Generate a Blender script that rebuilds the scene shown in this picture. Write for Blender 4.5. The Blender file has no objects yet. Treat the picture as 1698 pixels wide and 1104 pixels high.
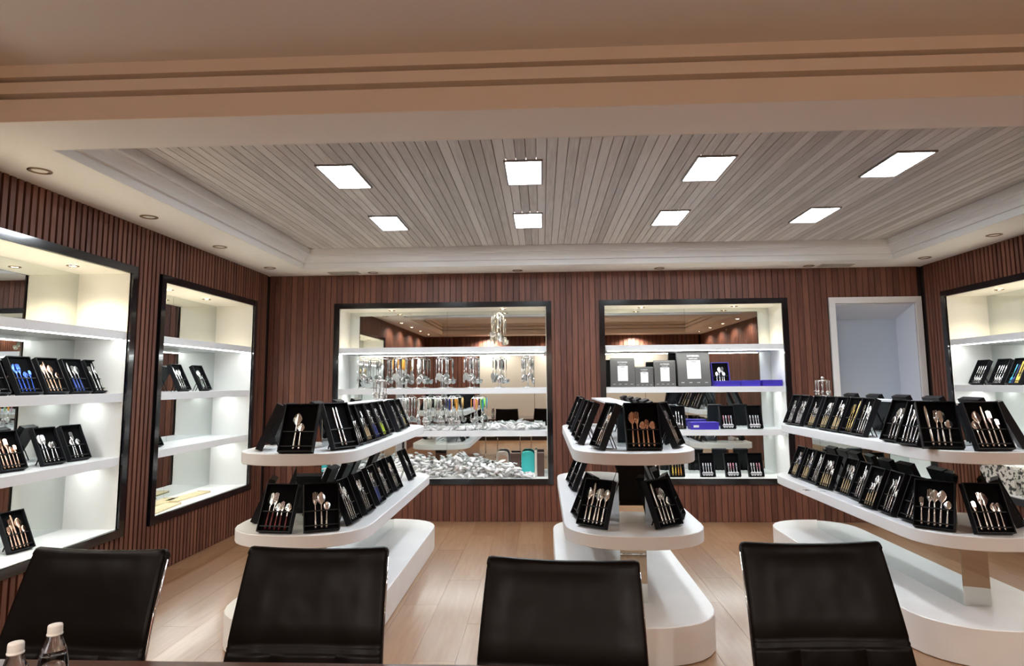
import bpy, math, random
from mathutils import Matrix, Vector
random.seed(7)
C = bpy.context.scene.collection
SC = bpy.context.scene

# ------------------------------------------------------------------ camera
def R3(yaw, pit, rol):
    cy, sy, cp, sp, cr, sr = math.cos(yaw), math.sin(yaw), math.cos(pit), math.sin(pit), math.cos(rol), math.sin(rol)
    right = Vector((cy, sy, 0)); f0 = Vector((-sy, cy, 0)); u0 = Vector((0, 0, 1))
    fw = cp*f0+sp*u0; up = -sp*f0+cp*u0
    return cr*right+sr*up, -sr*right+cr*up, fw
cam_d = bpy.data.cameras.new('camera'); cam = bpy.data.objects.new('camera', cam_d); C.objects.link(cam)
r_, u_, f_ = R3(math.radians(2.6397), math.radians(6.3842), math.radians(-.43756))
M = Matrix((r_, u_, -f_)).transposed().to_4x4(); M.translation = Vector((0, 0, 1.5))
cam.matrix_world = M
cam_d.sensor_width = 36; cam_d.sensor_fit = 'HORIZONTAL'
cam_d.lens = 1065/1698*36; cam_d.shift_y = -(552-515.74)/1698
cam_d.clip_start = .02
SC.camera = cam
# ------------------------------------------------------------------ world, exposure
w = bpy.data.worlds.new('world'); SC.world = w; w.use_nodes = True
w.node_tree.nodes['Background'].inputs[0].default_value = (.5, .55, .6, 1)
w.node_tree.nodes['Background'].inputs[1].default_value = .03
SC.view_settings.view_transform = 'Standard'; SC.view_settings.look = 'None'
SC.view_settings.gamma = 1; SC.view_settings.use_curve_mapping = False
SC.view_settings.exposure = 1.28
SC.cycles.max_bounces = 9; SC.cycles.glossy_bounces = 5; SC.cycles.diffuse_bounces = 5
SC.cycles.caustics_reflective = False; SC.cycles.caustics_refractive = False
SC.cycles.sample_clamp_indirect = 4.0
PANEL_E = 25.0      # ceiling panel emission
NEAR_W = 45.0       # lit downlights over the table
NICHE_W = 9.0       # niche downlights
LED_E = 17.0         # shelf light strips: visible top one, added hidden lower ones

# room dimensions
XL, XR, YB, YF = -3.13, 4.18, 7.20, -1.9
ZS = 2.746          # soffit height
ZT = 2.94           # slatted tray ceiling
ZN = 3.028          # plain tray ceiling over the table

# ------------------------------------------------------------------ materials
def mat(name, col=(.5, .5, .5), rough=.5, metal=0., emit=None, es=0., trans=0., ior=1.45, coat=0., spec=.5):
    m = bpy.data.materials.new(name); m.use_nodes = True
    b = m.node_tree.nodes['Principled BSDF']
    b.inputs['Base Color'].default_value = (*col, 1); b.inputs['Roughness'].default_value = rough
    b.inputs['Metallic'].default_value = metal; b.inputs['IOR'].default_value = ior
    b.inputs['Transmission Weight'].default_value = trans; b.inputs['Coat Weight'].default_value = coat
    b.inputs['Specular IOR Level'].default_value = spec; b.inputs['Coat Roughness'].default_value = .16
    if emit:
        b.inputs['Emission Color'].default_value = (*emit, 1); b.inputs['Emission Strength'].default_value = es
    return m
def nodes(m): return m.node_tree.nodes, m.node_tree.links, m.node_tree.nodes['Principled BSDF']
def grain(m, dark, light, scale, axis_scale, rnd=.5, bump=.02, detail=5.):
    """wood: stretched noise, its offset and tone different on every piece"""
    n, l, b = nodes(m)
    tc = n.new('ShaderNodeTexCoord'); oi = n.new('ShaderNodeObjectInfo')
    mp = n.new('ShaderNodeMapping'); mp.inputs['Scale'].default_value = axis_scale
    mul = n.new('ShaderNodeVectorMath'); mul.operation = 'SCALE'; mul.inputs[3].default_value = 37.
    cmb = n.new('ShaderNodeCombineXYZ')
    for i in range(3): l.new(oi.outputs['Random'], cmb.inputs[i])
    l.new(cmb.outputs[0], mul.inputs[0])
    add = n.new('ShaderNodeVectorMath')
    l.new(tc.outputs['Object'], mp.inputs['Vector']); l.new(mp.outputs[0], add.inputs[0]); l.new(mul.outputs[0], add.inputs[1])
    nz = n.new('ShaderNodeTexNoise'); nz.inputs['Scale'].default_value = scale; nz.inputs['Detail'].default_value = detail
    l.new(add.outputs[0], nz.inputs['Vector'])
    mx = n.new('ShaderNodeMath'); mx.operation = 'MULTIPLY_ADD'; mx.inputs[1].default_value = rnd; 
    l.new(oi.outputs['Random'], mx.inputs[0])
    sb = n.new('ShaderNodeMath'); sb.operation = 'SUBTRACT'; sb.inputs[1].default_value = rnd*.5
    l.new(nz.outputs['Fac'], sb.inputs[0]); l.new(sb.outputs[0], mx.inputs[2])
    cr = n.new('ShaderNodeValToRGB'); cr.color_ramp.elements[0].color = (*dark, 1); cr.color_ramp.elements[1].color = (*light, 1)
    cr.color_ramp.elements[0].position = .25; cr.color_ramp.elements[1].position = .75
    l.new(mx.outputs[0], cr.inputs[0]); l.new(cr.outputs[0], b.inputs['Base Color'])
    if bump:
        bp = n.new('ShaderNodeBump'); bp.inputs['Strength'].default_value = bump*5; bp.inputs['Distance'].default_value = .002
        l.new(nz.outputs['Fac'], bp.inputs['Height']); l.new(bp.outputs[0], b.inputs['Normal'])
    return m
def noisebump(m, scale, strength, dist=.002, detail=3.):
    n, l, b = nodes(m); tc = n.new('ShaderNodeTexCoord'); nz = n.new('ShaderNodeTexNoise')
    nz.inputs['Scale'].default_value = scale; nz.inputs['Detail'].default_value = detail
    l.new(tc.outputs['Object'], nz.inputs['Vector'])
    bp = n.new('ShaderNodeBump'); bp.inputs['Strength'].default_value = strength; bp.inputs['Distance'].default_value = dist
    l.new(nz.outputs['Fac'], bp.inputs['Height']); l.new(bp.outputs[0], b.inputs['Normal'])
    return m
def blotch(m, a, bb, scale, lo=.4, hi=.6):
    n, l, b = nodes(m); tc = n.new('ShaderNodeTexCoord'); nz = n.new('ShaderNodeTexNoise')
    nz.inputs['Scale'].default_value = scale; nz.inputs['Detail'].default_value = 4
    l.new(tc.outputs['Object'], nz.inputs['Vector'])
    cr = n.new('ShaderNodeValToRGB'); cr.color_ramp.elements[0].color = (*a, 1); cr.color_ramp.elements[1].color = (*bb, 1)
    cr.color_ramp.elements[0].position = lo; cr.color_ramp.elements[1].position = hi
    l.new(nz.outputs['Fac'], cr.inputs[0]); l.new(cr.outputs[0], b.inputs['Base Color'])
    return m
MT = {}
MT['slat'] = grain(mat('walnut slat', rough=.5), (.098, .034, .022), (.185, .071, .043), 6., (9., 9., .7), .45)
MT['backing'] = mat('dark slat backing', (.02, .011, .009), .8)
MT['plank'] = grain(mat('taupe ceiling plank', rough=.55), (.44, .40, .37), (.67, .63, .60), 7., (10., .5, 10.), .7)
MT['plank_gap'] = mat('ceiling gap', (.24, .20, .17), .8)
MT['floor'] = grain(mat('laminate floor', rough=.36, coat=.7), (.245, .12, .055), (.335, .19, .10), 4., (9., .8, 9.), .5, 0)
MT['floor_gap'] = mat('floor joint', (.16, .085, .045), .7)
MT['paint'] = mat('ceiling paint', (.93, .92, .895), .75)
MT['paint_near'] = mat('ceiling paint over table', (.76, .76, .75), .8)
MT['cornice'] = mat('cornice paint', (.78, .77, .75), .6)
MT['cornice_near'] = mat('cream cornice paint', (.90, .83, .74), .65)
MT['white'] = mat('white lacquer', (.87, .89, .90), .3)
MT['niche'] = mat('niche white lacquer', (.90, .90, .865), .45)
MT['plinth'] = blotch(mat('plinth lacquer', rough=.35), (.87, .88, .88), (.91, .92, .92), 3.)
MT['mirror'] = mat('mirror', (.72, .76, .75), .015, 1.)
MT['frame'] = noisebump(mat('black gloss frame', (.006, .006, .008), .07, coat=.5), 3., .05)
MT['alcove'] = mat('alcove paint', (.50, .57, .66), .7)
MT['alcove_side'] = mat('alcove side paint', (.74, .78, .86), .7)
MT['doortrim'] = mat('white door trim', (.80, .79, .77), .45)
MT['blackbox'] = mat('black card', (.008, .008, .010), .42, spec=.25)
MT['insert'] = mat('black foam insert', (.0025, .0025, .003), .85, spec=.08)
MT['strap'] = mat('black strap', (.004, .004, .004), .6)
MT['steel'] = mat('polished steel', (.78, .77, .75), .16, 1.)
MT['satin'] = mat('satin steel', (.60, .59, .575), .26, 1.)
MT['darksteel'] = mat('dark steel', (.30, .28, .28), .2, 1.)
MT['gold'] = mat('gold steel', (.80, .60, .25), .2, 1.)
MT['copper'] = mat('copper steel', (.78, .48, .33), .2, 1.)
MT['blue_steel'] = mat('blue steel', (.05, .12, .55), .2, .8)
MT['wood_h'] = mat('beige handle', (.62, .45, .24), .4)
MT['yellow_h'] = mat('yellow handle', (.85, .60, .10), .35)
MT['orange_h'] = mat('orange handle', (.85, .38, .06), .35)
MT['navy_h'] = mat('navy handle', (.02, .03, .20), .35)
MT['blue_h'] = mat('blue handle', (.05, .10, .45), .35)
MT['teal_h'] = mat('teal handle', (.05, .40, .55), .35)
MT['green_h'] = mat('green handle', (.25, .75, .15), .35)
MT['lime_h'] = mat('lime handle', (.62, .78, .06), .35)
MT['pink_h'] = mat('pink handle', (.85, .35, .42), .35)
MT['red_h'] = mat('dark red handle', (.12, .012, .015), .3)
MT['cream_h'] = mat('cream handle', (.80, .77, .66), .35)
MT['white_h'] = mat('white handle', (.88, .86, .86), .3)
MT['leather'] = noisebump(mat('black leather', (.0055, .0036, .003), .34, spec=.10), 5., .45, .02, 2.)
MT['chrome'] = mat('chrome', (.82, .82, .83), .06, 1.)
MT['table'] = grain(mat('dark table veneer', rough=.28, coat=.3), (.05, .022, .014), (.10, .045, .028), 5., (.6, 9., 9.), .1, 0)
MT['pet'] = mat('clear bottle', (.97, .98, .98), .04, trans=1., ior=1.45)
MT['water'] = mat('water', (.97, .98, .99), .0, trans=1., ior=1.33)
MT['cap'] = mat('white bottle cap', (.78, .75, .70), .45)
MT['panel'] = mat('lit panel', (.9, .9, .9), .6, emit=(.86, .93, 1.), es=PANEL_E)
MT['panel_frame'] = mat('panel frame', (.22, .2, .19), .4)
MT['ring'] = mat('downlight ring', (.24, .16, .10), .35, .6)
MT['lens_off'] = mat('downlight lens off', (.30, .25, .20), .3)
MT['lens_on'] = mat('downlight lens on', (.9, .9, .8), .4, emit=(1., .86, .62), es=22.)
MT['led'] = mat('light strip', (.9, .9, .9), .5, emit=(.95, 1., .98), es=LED_E)
MT['vent'] = mat('vent grille', (.42, .39, .35), .5)
MT['grey_pack'] = mat('grey package card', (.085, .08, .076), .5)
MT['pack_window'] = noisebump(mat('white package window', (.82, .80, .79), .3), 40., .2)
MT['pack_print'] = mat('white print', (.75, .74, .73), .5)
MT['bluebox'] = mat('blue gift box', (.055, .035, .42), .4)
MT['label'] = mat('white paper label', (.85, .85, .85), .6)
MT['packets'] = blotch(noisebump(mat('white wrapped packets', rough=.35), 60., .5), (.78, .76, .75), (.93, .92, .91), 18.)
MT['turq'] = mat('turquoise plastic', (.06, .52, .50), .25)
MT['clearpack'] = mat('silver blister', (.62, .60, .55), .2, .4)
MT['bamboo'] = grain(mat('bamboo board', rough=.5), (.62, .50, .26), (.80, .68, .42), 6., (.8, 8., 8.), .4, 0)
MT['brownbox'] = mat('brown box', (.10, .055, .045), .5)
MT['carton'] = blotch(mat('printed carton', rough=.5), (.04, .04, .03), (.72, .68, .60), 26., .44, .50)
MT['beige'] = mat('beige wall panel', (.55, .50, .43), .8)

# ------------------------------------------------------------------ mesh helpers
class MB:
    def __init__(s): s.v = []; s.f = []; s.m = []; s.sm = []
    def face(s, idx, m=0, smooth=False): s.f.append(tuple(idx)); s.m.append(m); s.sm.append(smooth)
    def box(s, x0, x1, y0, y1, z0, z1, m=0, T=None):
        b = len(s.v)
        p = [(x0, y0, z0), (x1, y0, z0), (x1, y1, z0), (x0, y1, z0), (x0, y0, z1), (x1, y0, z1), (x1, y1, z1), (x0, y1, z1)]
        if T: p = [tuple(T @ Vector(q)) for q in p]
        s.v += p
        for q in ((0, 3, 2, 1), (4, 5, 6, 7), (0, 1, 5, 4), (1, 2, 6, 5), (2, 3, 7, 6), (3, 0, 4, 7)):
            s.face([b+i for i in q], m)
        return s
    def rings(s, rings, m=0, smooth=True, cap=True, closed=False):
        b = len(s.v); n = len(rings[0])
        for r in rings: s.v += [tuple(p) for p in r]
        k = len(rings); mm = m if callable(m) else (lambda i: m)
        for i in range(k-1 if not closed else k):
            a, c = b+i*n, b+((i+1) % k)*n
            for j in range(n): s.face((a+j, a+(j+1) % n, c+(j+1) % n, c+j), mm(i), smooth)
        if cap and not closed:
            s.face([b+j for j in reversed(range(n))], mm(0)); s.face([b+(k-1)*n+j for j in range(n)], mm(k-2))
        return s
    def lathe(s, prof, n=20, c=(0, 0, 0), m=0, cap=True, smooth=True):
        return s.rings([[(c[0]+r*math.cos(2*math.pi*j/n), c[1]+r*math.sin(2*math.pi*j/n), c[2]+z) for j in range(n)] for r, z in prof], m, smooth, cap)
    def tube(s, pts, r, n=8, m=0, closed=False):
        P = [Vector(p) for p in pts]; rings = []; up = None; k = len(P)
        for i in range(k):
            t = (P[(i+1) % k]-P[i-1]) if closed else (P[min(i+1, k-1)]-P[max(i-1, 0)])
            t.normalize()
            if up is None:
                up = Vector((0, 0, 1)) if abs(t.z) < .9 else Vector((1, 0, 0))
            a = t.cross(up); 
            if a.length < 1e-6: a = t.cross(Vector((0, 1, 0)))
            a.normalize(); bq = a.cross(t); up = bq
            rr = r[i] if isinstance(r, (list, tuple)) else r
            rings.append([P[i]+rr*(a*math.cos(2*math.pi*j/n)+bq*math.sin(2*math.pi*j/n)) for j in range(n)])
        return s.rings(rings, m, True, True, closed)
    def prism(s, out, z0, z1, bev=.004, m=0):
        cx = sum(p[0] for p in out)/len(out); cy = sum(p[1] for p in out)/len(out)
        def ins(d):
            r = []; n = len(out)
            for i in range(n):
                a, c = Vector(out[i-1]), Vector(out[(i+1) % n]); t = (c-a).normalized()
                r.append((out[i][0]-t.y*d, out[i][1]+t.x*d))
            return r
        i0 = ins(bev)
        rg = [[(*p, z0) for p in i0], [(*p, z0+bev) for p in out], [(*p, z1-bev) for p in out], [(*p, z1) for p in i0]]
        s.rings(rg[:2], m, False, False); s.rings(rg[1:3], m, len(out) > 8, False); s.rings(rg[2:], m, False, False)
        b = len(s.v); n = len(out); s.v += rg[0]+rg[3]
        s.face([b+j for j in reversed(range(n))], m); s.face([b+n+j for j in range(n)], m)
        return s
    def mesh(s, name, mats):
        me = bpy.data.meshes.new(name); me.from_pydata(s.v, [], s.f)
        for mt in (mats if isinstance(mats, (list, tuple)) else [mats]): me.materials.append(MT[mt] if isinstance(mt, str) else mt)
        me.polygons.foreach_set('material_index', s.m); me.polygons.foreach_set('use_smooth', s.sm); me.update()
        return me
def obj(name, me, parent=None, loc=(0, 0, 0), rot=(0, 0, 0)):
    o = bpy.data.objects.new(name, me); C.objects.link(o); o.location = loc; o.rotation_euler = rot
    if parent: o.parent = parent
    return o
def build(name, mb, mats, parent=None, loc=(0, 0, 0), rot=(0, 0, 0)): return obj(name, mb.mesh(name, mats), parent, loc, rot)
def tag(o, label, cat, group=None):
    o['label'] = label; o['category'] = cat
    if group: o['group'] = group
    return o
def thing(name, label, cat, loc=(0, 0, 0), rz=0., group=None):
    o = obj(name, None, None, loc, (0, 0, rz)); o.empty_display_size = .05
    return tag(o, label, cat, group)
def struct(o): o['kind'] = 'structure'; return o
BOXC = {}
def boxmesh(sx, sy, sz, mt, bev=0.):
    """shared box mesh, base at z=0, centred in x and y"""
    k = (round(sx, 4), round(sy, 4), round(sz, 4), mt, bev)
    if k not in BOXC:
        mb = MB(); b = bev
        if b:
            x, y = sx/2, sy/2
            mb.prism([(-x, -y), (x, -y), (x, y), (-x, y)], 0, sz, b)
        else: mb.box(-sx/2, sx/2, -sy/2, sy/2, 0, sz)
        BOXC[k] = mb.mesh('piece', mt)
    return BOXC[k]
def copy_tree(o, loc, rz=None):
    r = o.copy(); C.objects.link(r); r.location = loc
    if rz is not None: r.rotation_euler = (0, 0, rz)
    for ch in list(o.children):
        c = ch.copy(); C.objects.link(c); c.parent = r
        for g in ch.children:
            d = g.copy(); C.objects.link(d); d.parent = c
    return r

# ------------------------------------------------------------------ niches (where the walls are open)
# side, u0, u1 ; all run z .45 - 2.355
NZ0, NZ1, ND, FW = .455, 2.355, .415, .06
NICHES = {'left_near': ('L', 2.62, 4.716), 'left_far': ('L', 5.157, 6.818), 'utensil': ('B', -2.305, .05), 'package': ('B', .705, 2.66), 'right': ('R', 5.15, 6.80)}
ALC = (3.237, 4.105, 2.345)      # alcove opening in the back wall
DOOR2 = (.55, 1.45, 2.05)        # white framed door in the left wall
def cut(u, items):
    z = []
    for a, b, c, d in items:
        if a < u < b: z.append((c, d))
    return sorted(z)
def segs(z0, z1, cuts):
    o = []; z = z0
    for a, b in cuts:
        if a > z: o.append((z, a))
        z = max(z, b)
    if z < z1: o.append((z, z1))
    return o
def wall(name, side, u0, u1, holes, slat_u0, slat_u1, pitch, sw, frames):
    t0, t1 = .016, .47
    def put(mb, a, b, za, zb):
        if side == 'L': mb.box(XL-t1, XL-t0, a, b, za, zb)
        elif side == 'R': mb.box(XR+t0, XR+t1, a, b, za, zb)
        else: mb.box(a, b, YB+t0, YB+t1, za, zb)
    mb = MB(); cutsu = sorted({u0, u1, *[h[0] for h in holes], *[h[1] for h in holes]})
    for a, b in zip(cutsu, cutsu[1:]):
        for za, zb in segs(0, ZS+.06, cut((a+b)/2, holes)): put(mb, a, b, za, zb)
    wo = struct(build(name, mb, 'backing'))
    n = int((slat_u1-slat_u0)/pitch)
    for i in range(n):
        u = slat_u0+(i+.5)*pitch
        for za, zb in segs(.0, ZS, cut(u, frames)):
            if zb-za < .03: continue
            if side == 'B': obj('slat', boxmesh(sw, .016, zb-za, 'slat', .002), wo, (u, YB+.008, za))
            else: obj('slat', boxmesh(.016, sw, zb-za, 'slat', .002), wo, ((XL-.008) if side == 'L' else (XR+.008), u, za))
    return wo
def frames_of(side): return [(a-FW, b+FW, NZ0-FW, NZ1+FW) for s, a, b in NICHES.values() if s == side]
def holes_of(side): return [(a-.02, b+.02, NZ0-.02, NZ1+.02) for s, a, b in NICHES.values() if s == side]
wall('wall_left', 'L', YF-.4, YB+.47, holes_of('L')+[(*DOOR2[:2], -.01, DOOR2[2])], YF, YB, .0545, .036,
     frames_of('L')+[(DOOR2[0]-.09, DOOR2[1]+.09, -.01, DOOR2[2]+.09)])
wall('wall_back', 'B', XL, XR, holes_of('B')+[(*ALC[:2], -.01, ALC[2])], XL, XR, .0655, .0595,
     frames_of('B')+[(ALC[0]-.07, ALC[1]+.065, -.01, ALC[2]+.07)])
wall('wall_right', 'R', YF-.4, YB+.47, holes_of('R'), YF, YB, .0545, .036, frames_of('R'))
# wall behind the camera
fb = MB(); fb.box(XL, XR, YF-.3, YF, 0, ZS+.06); wf = struct(build('wall_front', fb, 'backing'))
for i in range(int((XR-XL)/.11)):
    xx = XL+(i+.5)*.11; za = 0 if xx < -1.7 else 2.22
    obj('slat', boxmesh(.094, .016, ZS-za, 'slat', .002), wf, (xx, YF+.008, za))
for i in range(4):
    xx = -1.66+i*1.455; m = MB(); m.box(xx, xx+1.445, YF, YF+.012, .1, 2.215); build('fabric_panel', m, 'beige', wf)

# floor: long laminate boards
fl = MB(); fl.box(XL-.47, XR+.47, YF-.3, YB+.47, -.1, -.004); floor = struct(build('floor', fl, 'floor_gap'))
pw, plen = .24, 1.45
nx = int(math.ceil((XR-XL)/pw))
for i in range(nx):
    off = (i*.617 % 1)*plen; y = YF-off
    while y < YB:
        a, b = max(y, YF), min(y+plen, YB)
        if b-a > .05: obj('plank', boxmesh(min(pw, XR-XL-i*pw)-.0015, round(b-a, 2)-.0015, .004, 'floor'), floor, (XL+i*pw+min(pw, XR-XL-i*pw)/2, (a+b)/2, -.004))
        y += plen

# ceiling: soffit ring, slatted tray, second tray over the table
TX0, TX1, TY0, TY1 = -2.575, 3.655, 3.18, 6.75
INS = .11
NX0, NX1, NY0, NY1 = TX0, TX1, -1.35, 2.81
c = MB()
e = .01
c.box(XL-.47, TX0-e, YF-.3, YB+.47, ZS, ZS+.05); c.box(TX1+e, XR+.47, YF-.3, YB+.47, ZS, ZS+.05)
c.box(TX0-e, TX1+e, TY1+e, YB+.47, ZS, ZS+.05); c.box(TX0-e, TX1+e, NY1+e, TY0-e, ZS, ZS+.05); c.box(TX0-e, TX1+e, YF-.3, NY0-e, ZS, ZS+.05)
c.box(XL-.47, XR+.47, YF-.3, YB+.47, ZN+.06, ZN+.1)
ceil = struct(build('ceiling', c, 'paint'))
c = MB(); c.box(TX0-.02, TX1+.02, TY0-.02, TY1+.02, ZT+.012, ZT+.03)
tray = struct(build('ceiling_tray', c, 'plank_gap'))
pp = .0655; n = int((TX1-TX0-2*INS)/pp); x0 = TX0+INS; pp = (TX1-TX0-2*INS)/n
for i in range(n):
    obj('plank', boxmesh(pp-.0045, TY1-TY0-2*INS, .012, 'plank', .0015), tray, (x0+(i+.5)*pp, (TY0+TY1)/2, ZT))
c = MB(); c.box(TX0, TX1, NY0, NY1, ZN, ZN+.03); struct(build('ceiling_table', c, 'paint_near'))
# stepped moulding round the slatted tray (profile: inset from the opening, height)
PROF = [(0, ZS), (0, ZS+.058), (.028, ZS+.058), (.028, ZS+.078), (.034, ZS+.094), (.046, ZS+.108), (.064, ZS+.118), (.078, ZS+.121), (.078, ZS+.131), (INS, ZS+.131), (INS, ZT), (-.01, ZT+.012), (-.01, ZS)]
def molding(name, a, b, inward, mt, prof, mitre=True):
    mb = MB(); a, b = Vector(a), Vector(b); d = (b-a).normalized(); iv = Vector(inward)
    ra = [(*(a+iv*p+(d*p if mitre else d*0)), z) for p, z in prof]; rb = [(*(b+iv*p-(d*p if mitre else d*0)), z) for p, z in prof]
    mb.rings([ra, rb], 0, False, True)
    return struct(build(name, mb, mt))
molding('trim_1', (TX0, TY0), (TX0, TY1), (1, 0), 'cornice', PROF)
molding('trim_2', (TX0, TY1), (TX1, TY1), (0, -1), 'cornice', PROF)
molding('trim_3', (TX1, TY1), (TX1, TY0), (-1, 0), 'cornice', PROF)
molding('trim_4', (TX1, TY0), (TX0, TY0), (0, 1), 'cornice', PROF)
NPROF = [(0, ZS), (0, 2.856), (-.06, 2.856), (-.06, 2.886), (.0, 2.886), (0, 2.942), (-.06, 2.942), (-.06, 2.968), (0, 2.968), (0, ZN), (0, ZN+.01), (-.07, ZN+.01), (-.07, ZS+.052), (-.01, ZS+.052), (-.01, ZS)]
molding('trim_5', (NX1, NY1), (NX0, NY1), (0, -1), 'cornice_near', NPROF)
molding('trim_6', (NX0, NY1), (NX0, NY0), (1, 0), 'cornice_near', NPROF)
molding('trim_7', (NX1, NY0), (NX1, NY1), (-1, 0), 'cornice_near', NPROF)
molding('trim_8', (NX0, NY0), (NX1, NY0), (0, 1), 'cornice_near', NPROF)

# alcove with white surround in the back wall
a0, a1, az = ALC
d = struct(obj('door_1', None, None, (0, 0, 0)))
m = MB(); m.box(a0-.065, a0, YB-.012, YB+.02, 0, az+.068); build('trim_jamb', m, 'doortrim', d)
m = MB(); m.box(a1, a1+.06, YB-.012, YB+.02, 0, az+.068); build('trim_jamb', m, 'doortrim', d)
m = MB(); m.box(a0, a1, YB-.012, YB+.02, az, az+.068); build('trim_head', m, 'doortrim', d)
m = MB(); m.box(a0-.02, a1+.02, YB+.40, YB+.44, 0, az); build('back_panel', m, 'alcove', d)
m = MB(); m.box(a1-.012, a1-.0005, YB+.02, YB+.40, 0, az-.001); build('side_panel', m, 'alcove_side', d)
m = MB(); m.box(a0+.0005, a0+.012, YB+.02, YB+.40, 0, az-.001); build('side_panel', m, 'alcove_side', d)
m = MB(); m.rings([[(x_, YB+.02, az-.012), (x_, YB+.40, 2.205), (x_, YB+.40, az-.001), (x_, YB+.02, az-.001)] for x_ in (a0+.013, a1-.013)], 0, False)
build('sloping_head', m, 'alcove_side', d)
# framed door in the left wall beside the table
d = struct(obj('door_2', None)); q0, q1, qz = DOOR2
for a, b in ((q0-.08, q0), (q1, q1+.08)):
    m = MB(); m.box(XL-.02, XL+.015, a, b, 0, qz+.08); build('trim_jamb', m, 'doortrim', d)
m = MB(); m.box(XL-.02, XL+.015, q0, q1, qz, qz+.08); build('trim_head', m, 'doortrim', d)
m = MB(); m.box(XL-.10, XL-.06, q0, q1, 0, qz); build('door_leaf', m, 'alcove', d)

# ------------------------------------------------------------------ lamps
def spot(parent, loc, watts, col, size=2.2, blend=.6, rad=.03):
    l = bpy.data.lights.new('spot', 'SPOT'); l.energy = watts; l.color = col; l.spot_size = size; l.spot_blend = blend; l.shadow_soft_size = rad
    o = bpy.data.objects.new('bulb_light', l); C.objects.link(o); o.location = loc; o.parent = parent
    return o
def ringmesh(r, lens):
    mb = MB(); n = 24
    mb.lathe([(r*.72, -.001), (r*.80, -.007), (r, -.004), (r, .0)], n, cap=False)
    return mb.mesh('ring', 'ring')
def lensmesh(r, lens):
    mb = MB(); mb.lathe([(.001, .006), (r*.35, .004), (r*.74, -.001)], 24, cap=False); return mb.mesh('lens', lens)
RM = {}
def downlight(x, y, z, r, on, label, group, watts=0., parent=None, col=(1., .84, .62), size=2.2):
    k = (r, on)
    if k not in RM: RM[k] = (ringmesh(r, on), lensmesh(r, 'lens_on' if on else 'lens_off'))
    if parent: t = obj('downlight', RM[k][0], parent, (x, y, z))
    else:
        t = thing('recessed_downlight', label, 'downlight', (x, y, z), 0, group)
        obj('trim_ring', RM[k][0], t)
    obj('lens', RM[k][1], t)
    if watts: spot(t, (0, 0, -.02), watts, col, size)
    return t
LG = 'unlit soffit downlights'
for y, wd in ((3.485, 'just before the cross beam'), (4.53, 'second along'), (5.585, 'third along'), (6.662, 'by the corner')):
    downlight(-2.9, y, ZS, .062, False, 'round unlit downlight above the lit wall niches, ' + wd, LG)
for x, wd in ((-1.887, 'beside the vent over the utensil niche'), (-.261, 'between the two middle ceiling panels'), (1.306, 'over the grey packages niche'), (2.919, 'beside the vent near the doorway')):
    downlight(x, 7.055, ZS, .058, False, 'round unlit downlight on the back soffit ' + wd, LG)
for y, wd in ((6.68, 'in the corner by the doorway'), (5.66, 'one step from the doorway corner'), (4.61, 'two steps from the doorway corner'), (3.56, 'three steps from the doorway corner')):
    downlight(3.935, y, ZS, .062, False, 'round unlit downlight on the soffit ' + wd, LG)
NG = 'lit downlights around the table'
i = 0
for x, y, wd in ((-2.88, 2.2, 'next to the cross beam on the window-less niche side'), (-2.88, 1.15, 'over the white framed side door'), (-2.88, .1, 'past the side door'), (-2.88, -.95, 'in the corner behind the viewer, door side'),
             (3.93, 2.2, 'next to the cross beam, doorway side'), (3.93, 1.15, 'second from cross beam, doorway side'), (3.93, .1, 'third from cross beam, doorway side'), (3.93, -.95, 'in the corner behind the viewer, doorway side'),
             (-1.4, -1.62, 'on the rear wall, door side'), (.5, -1.62, 'middle of the rear wall'), (2.4, -1.62, 'on the rear wall, doorway side')):
    downlight(x, y, ZS, .062, True, 'warm lit downlight ' + wd, NG, NEAR_W*(2.4 if y < -1.5 else .4), col=(1., .92, .83), size=2.7)
# ceiling light panels
PG = 'ceiling light panels'
pf = MB()
hx, hy = .128, .252
pf.box(-hx, hx, -hy, -hy+.012, -.012, 0).box(-hx, hx, hy-.012, hy, -.012, 0).box(-hx, -hx+.012, -hy+.012, hy-.012, -.012, 0).box(hx-.012, hx, -hy+.012, hy-.012, -.012, 0)
pfm = pf.mesh('panel_frame', 'panel_frame')
df = MB(); df.box(-hx+.012, hx-.012, -hy+.012, hy-.012, -.008, 0); dfm = df.mesh('diffuser', 'panel')
for r, y, rw in ((0, 4.285, 'row nearer the table'), (1, 5.595, 'row nearer the back wall')):
    for k, (x, wd) in enumerate(((-1.355, 'first from the lit side niches'), (-.107, 'second from the lit side niches'), (1.14, 'third from the lit side niches'), (2.385, 'fourth, closest to the doorway'))):
        t = thing('ceiling_light_panel', f'bright rectangular ceiling panel, {rw}, {wd}', 'ceiling light', (x, y, ZT), 0, PG)
        obj('frame', pfm, t); obj('diffuser', dfm, t)
# air vents
for x, lab in ((-2.21, 'grey slatted air vent above the utensil niche corner'), (3.2, 'grey slatted air vent above the doorway')):
    t = thing('air_vent', lab, 'vent', (x, 7.04, ZS), 0, 'soffit air vents')
    m = MB(); m.box(-.17, .17, -.07, -.055, -.008, 0).box(-.17, .17, .055, .07, -.008, 0).box(-.17, -.155, -.055, .055, -.008, 0).box(.155, .17, -.055, .055, -.008, 0); build('vent_frame', m, 'vent', t)
    sm = boxmesh(.31, .004, .006, 'vent')
    for k in range(6): obj('slat', sm, t, (0, -.045+k*.018, -.008), (.4, 0, 0))

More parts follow.
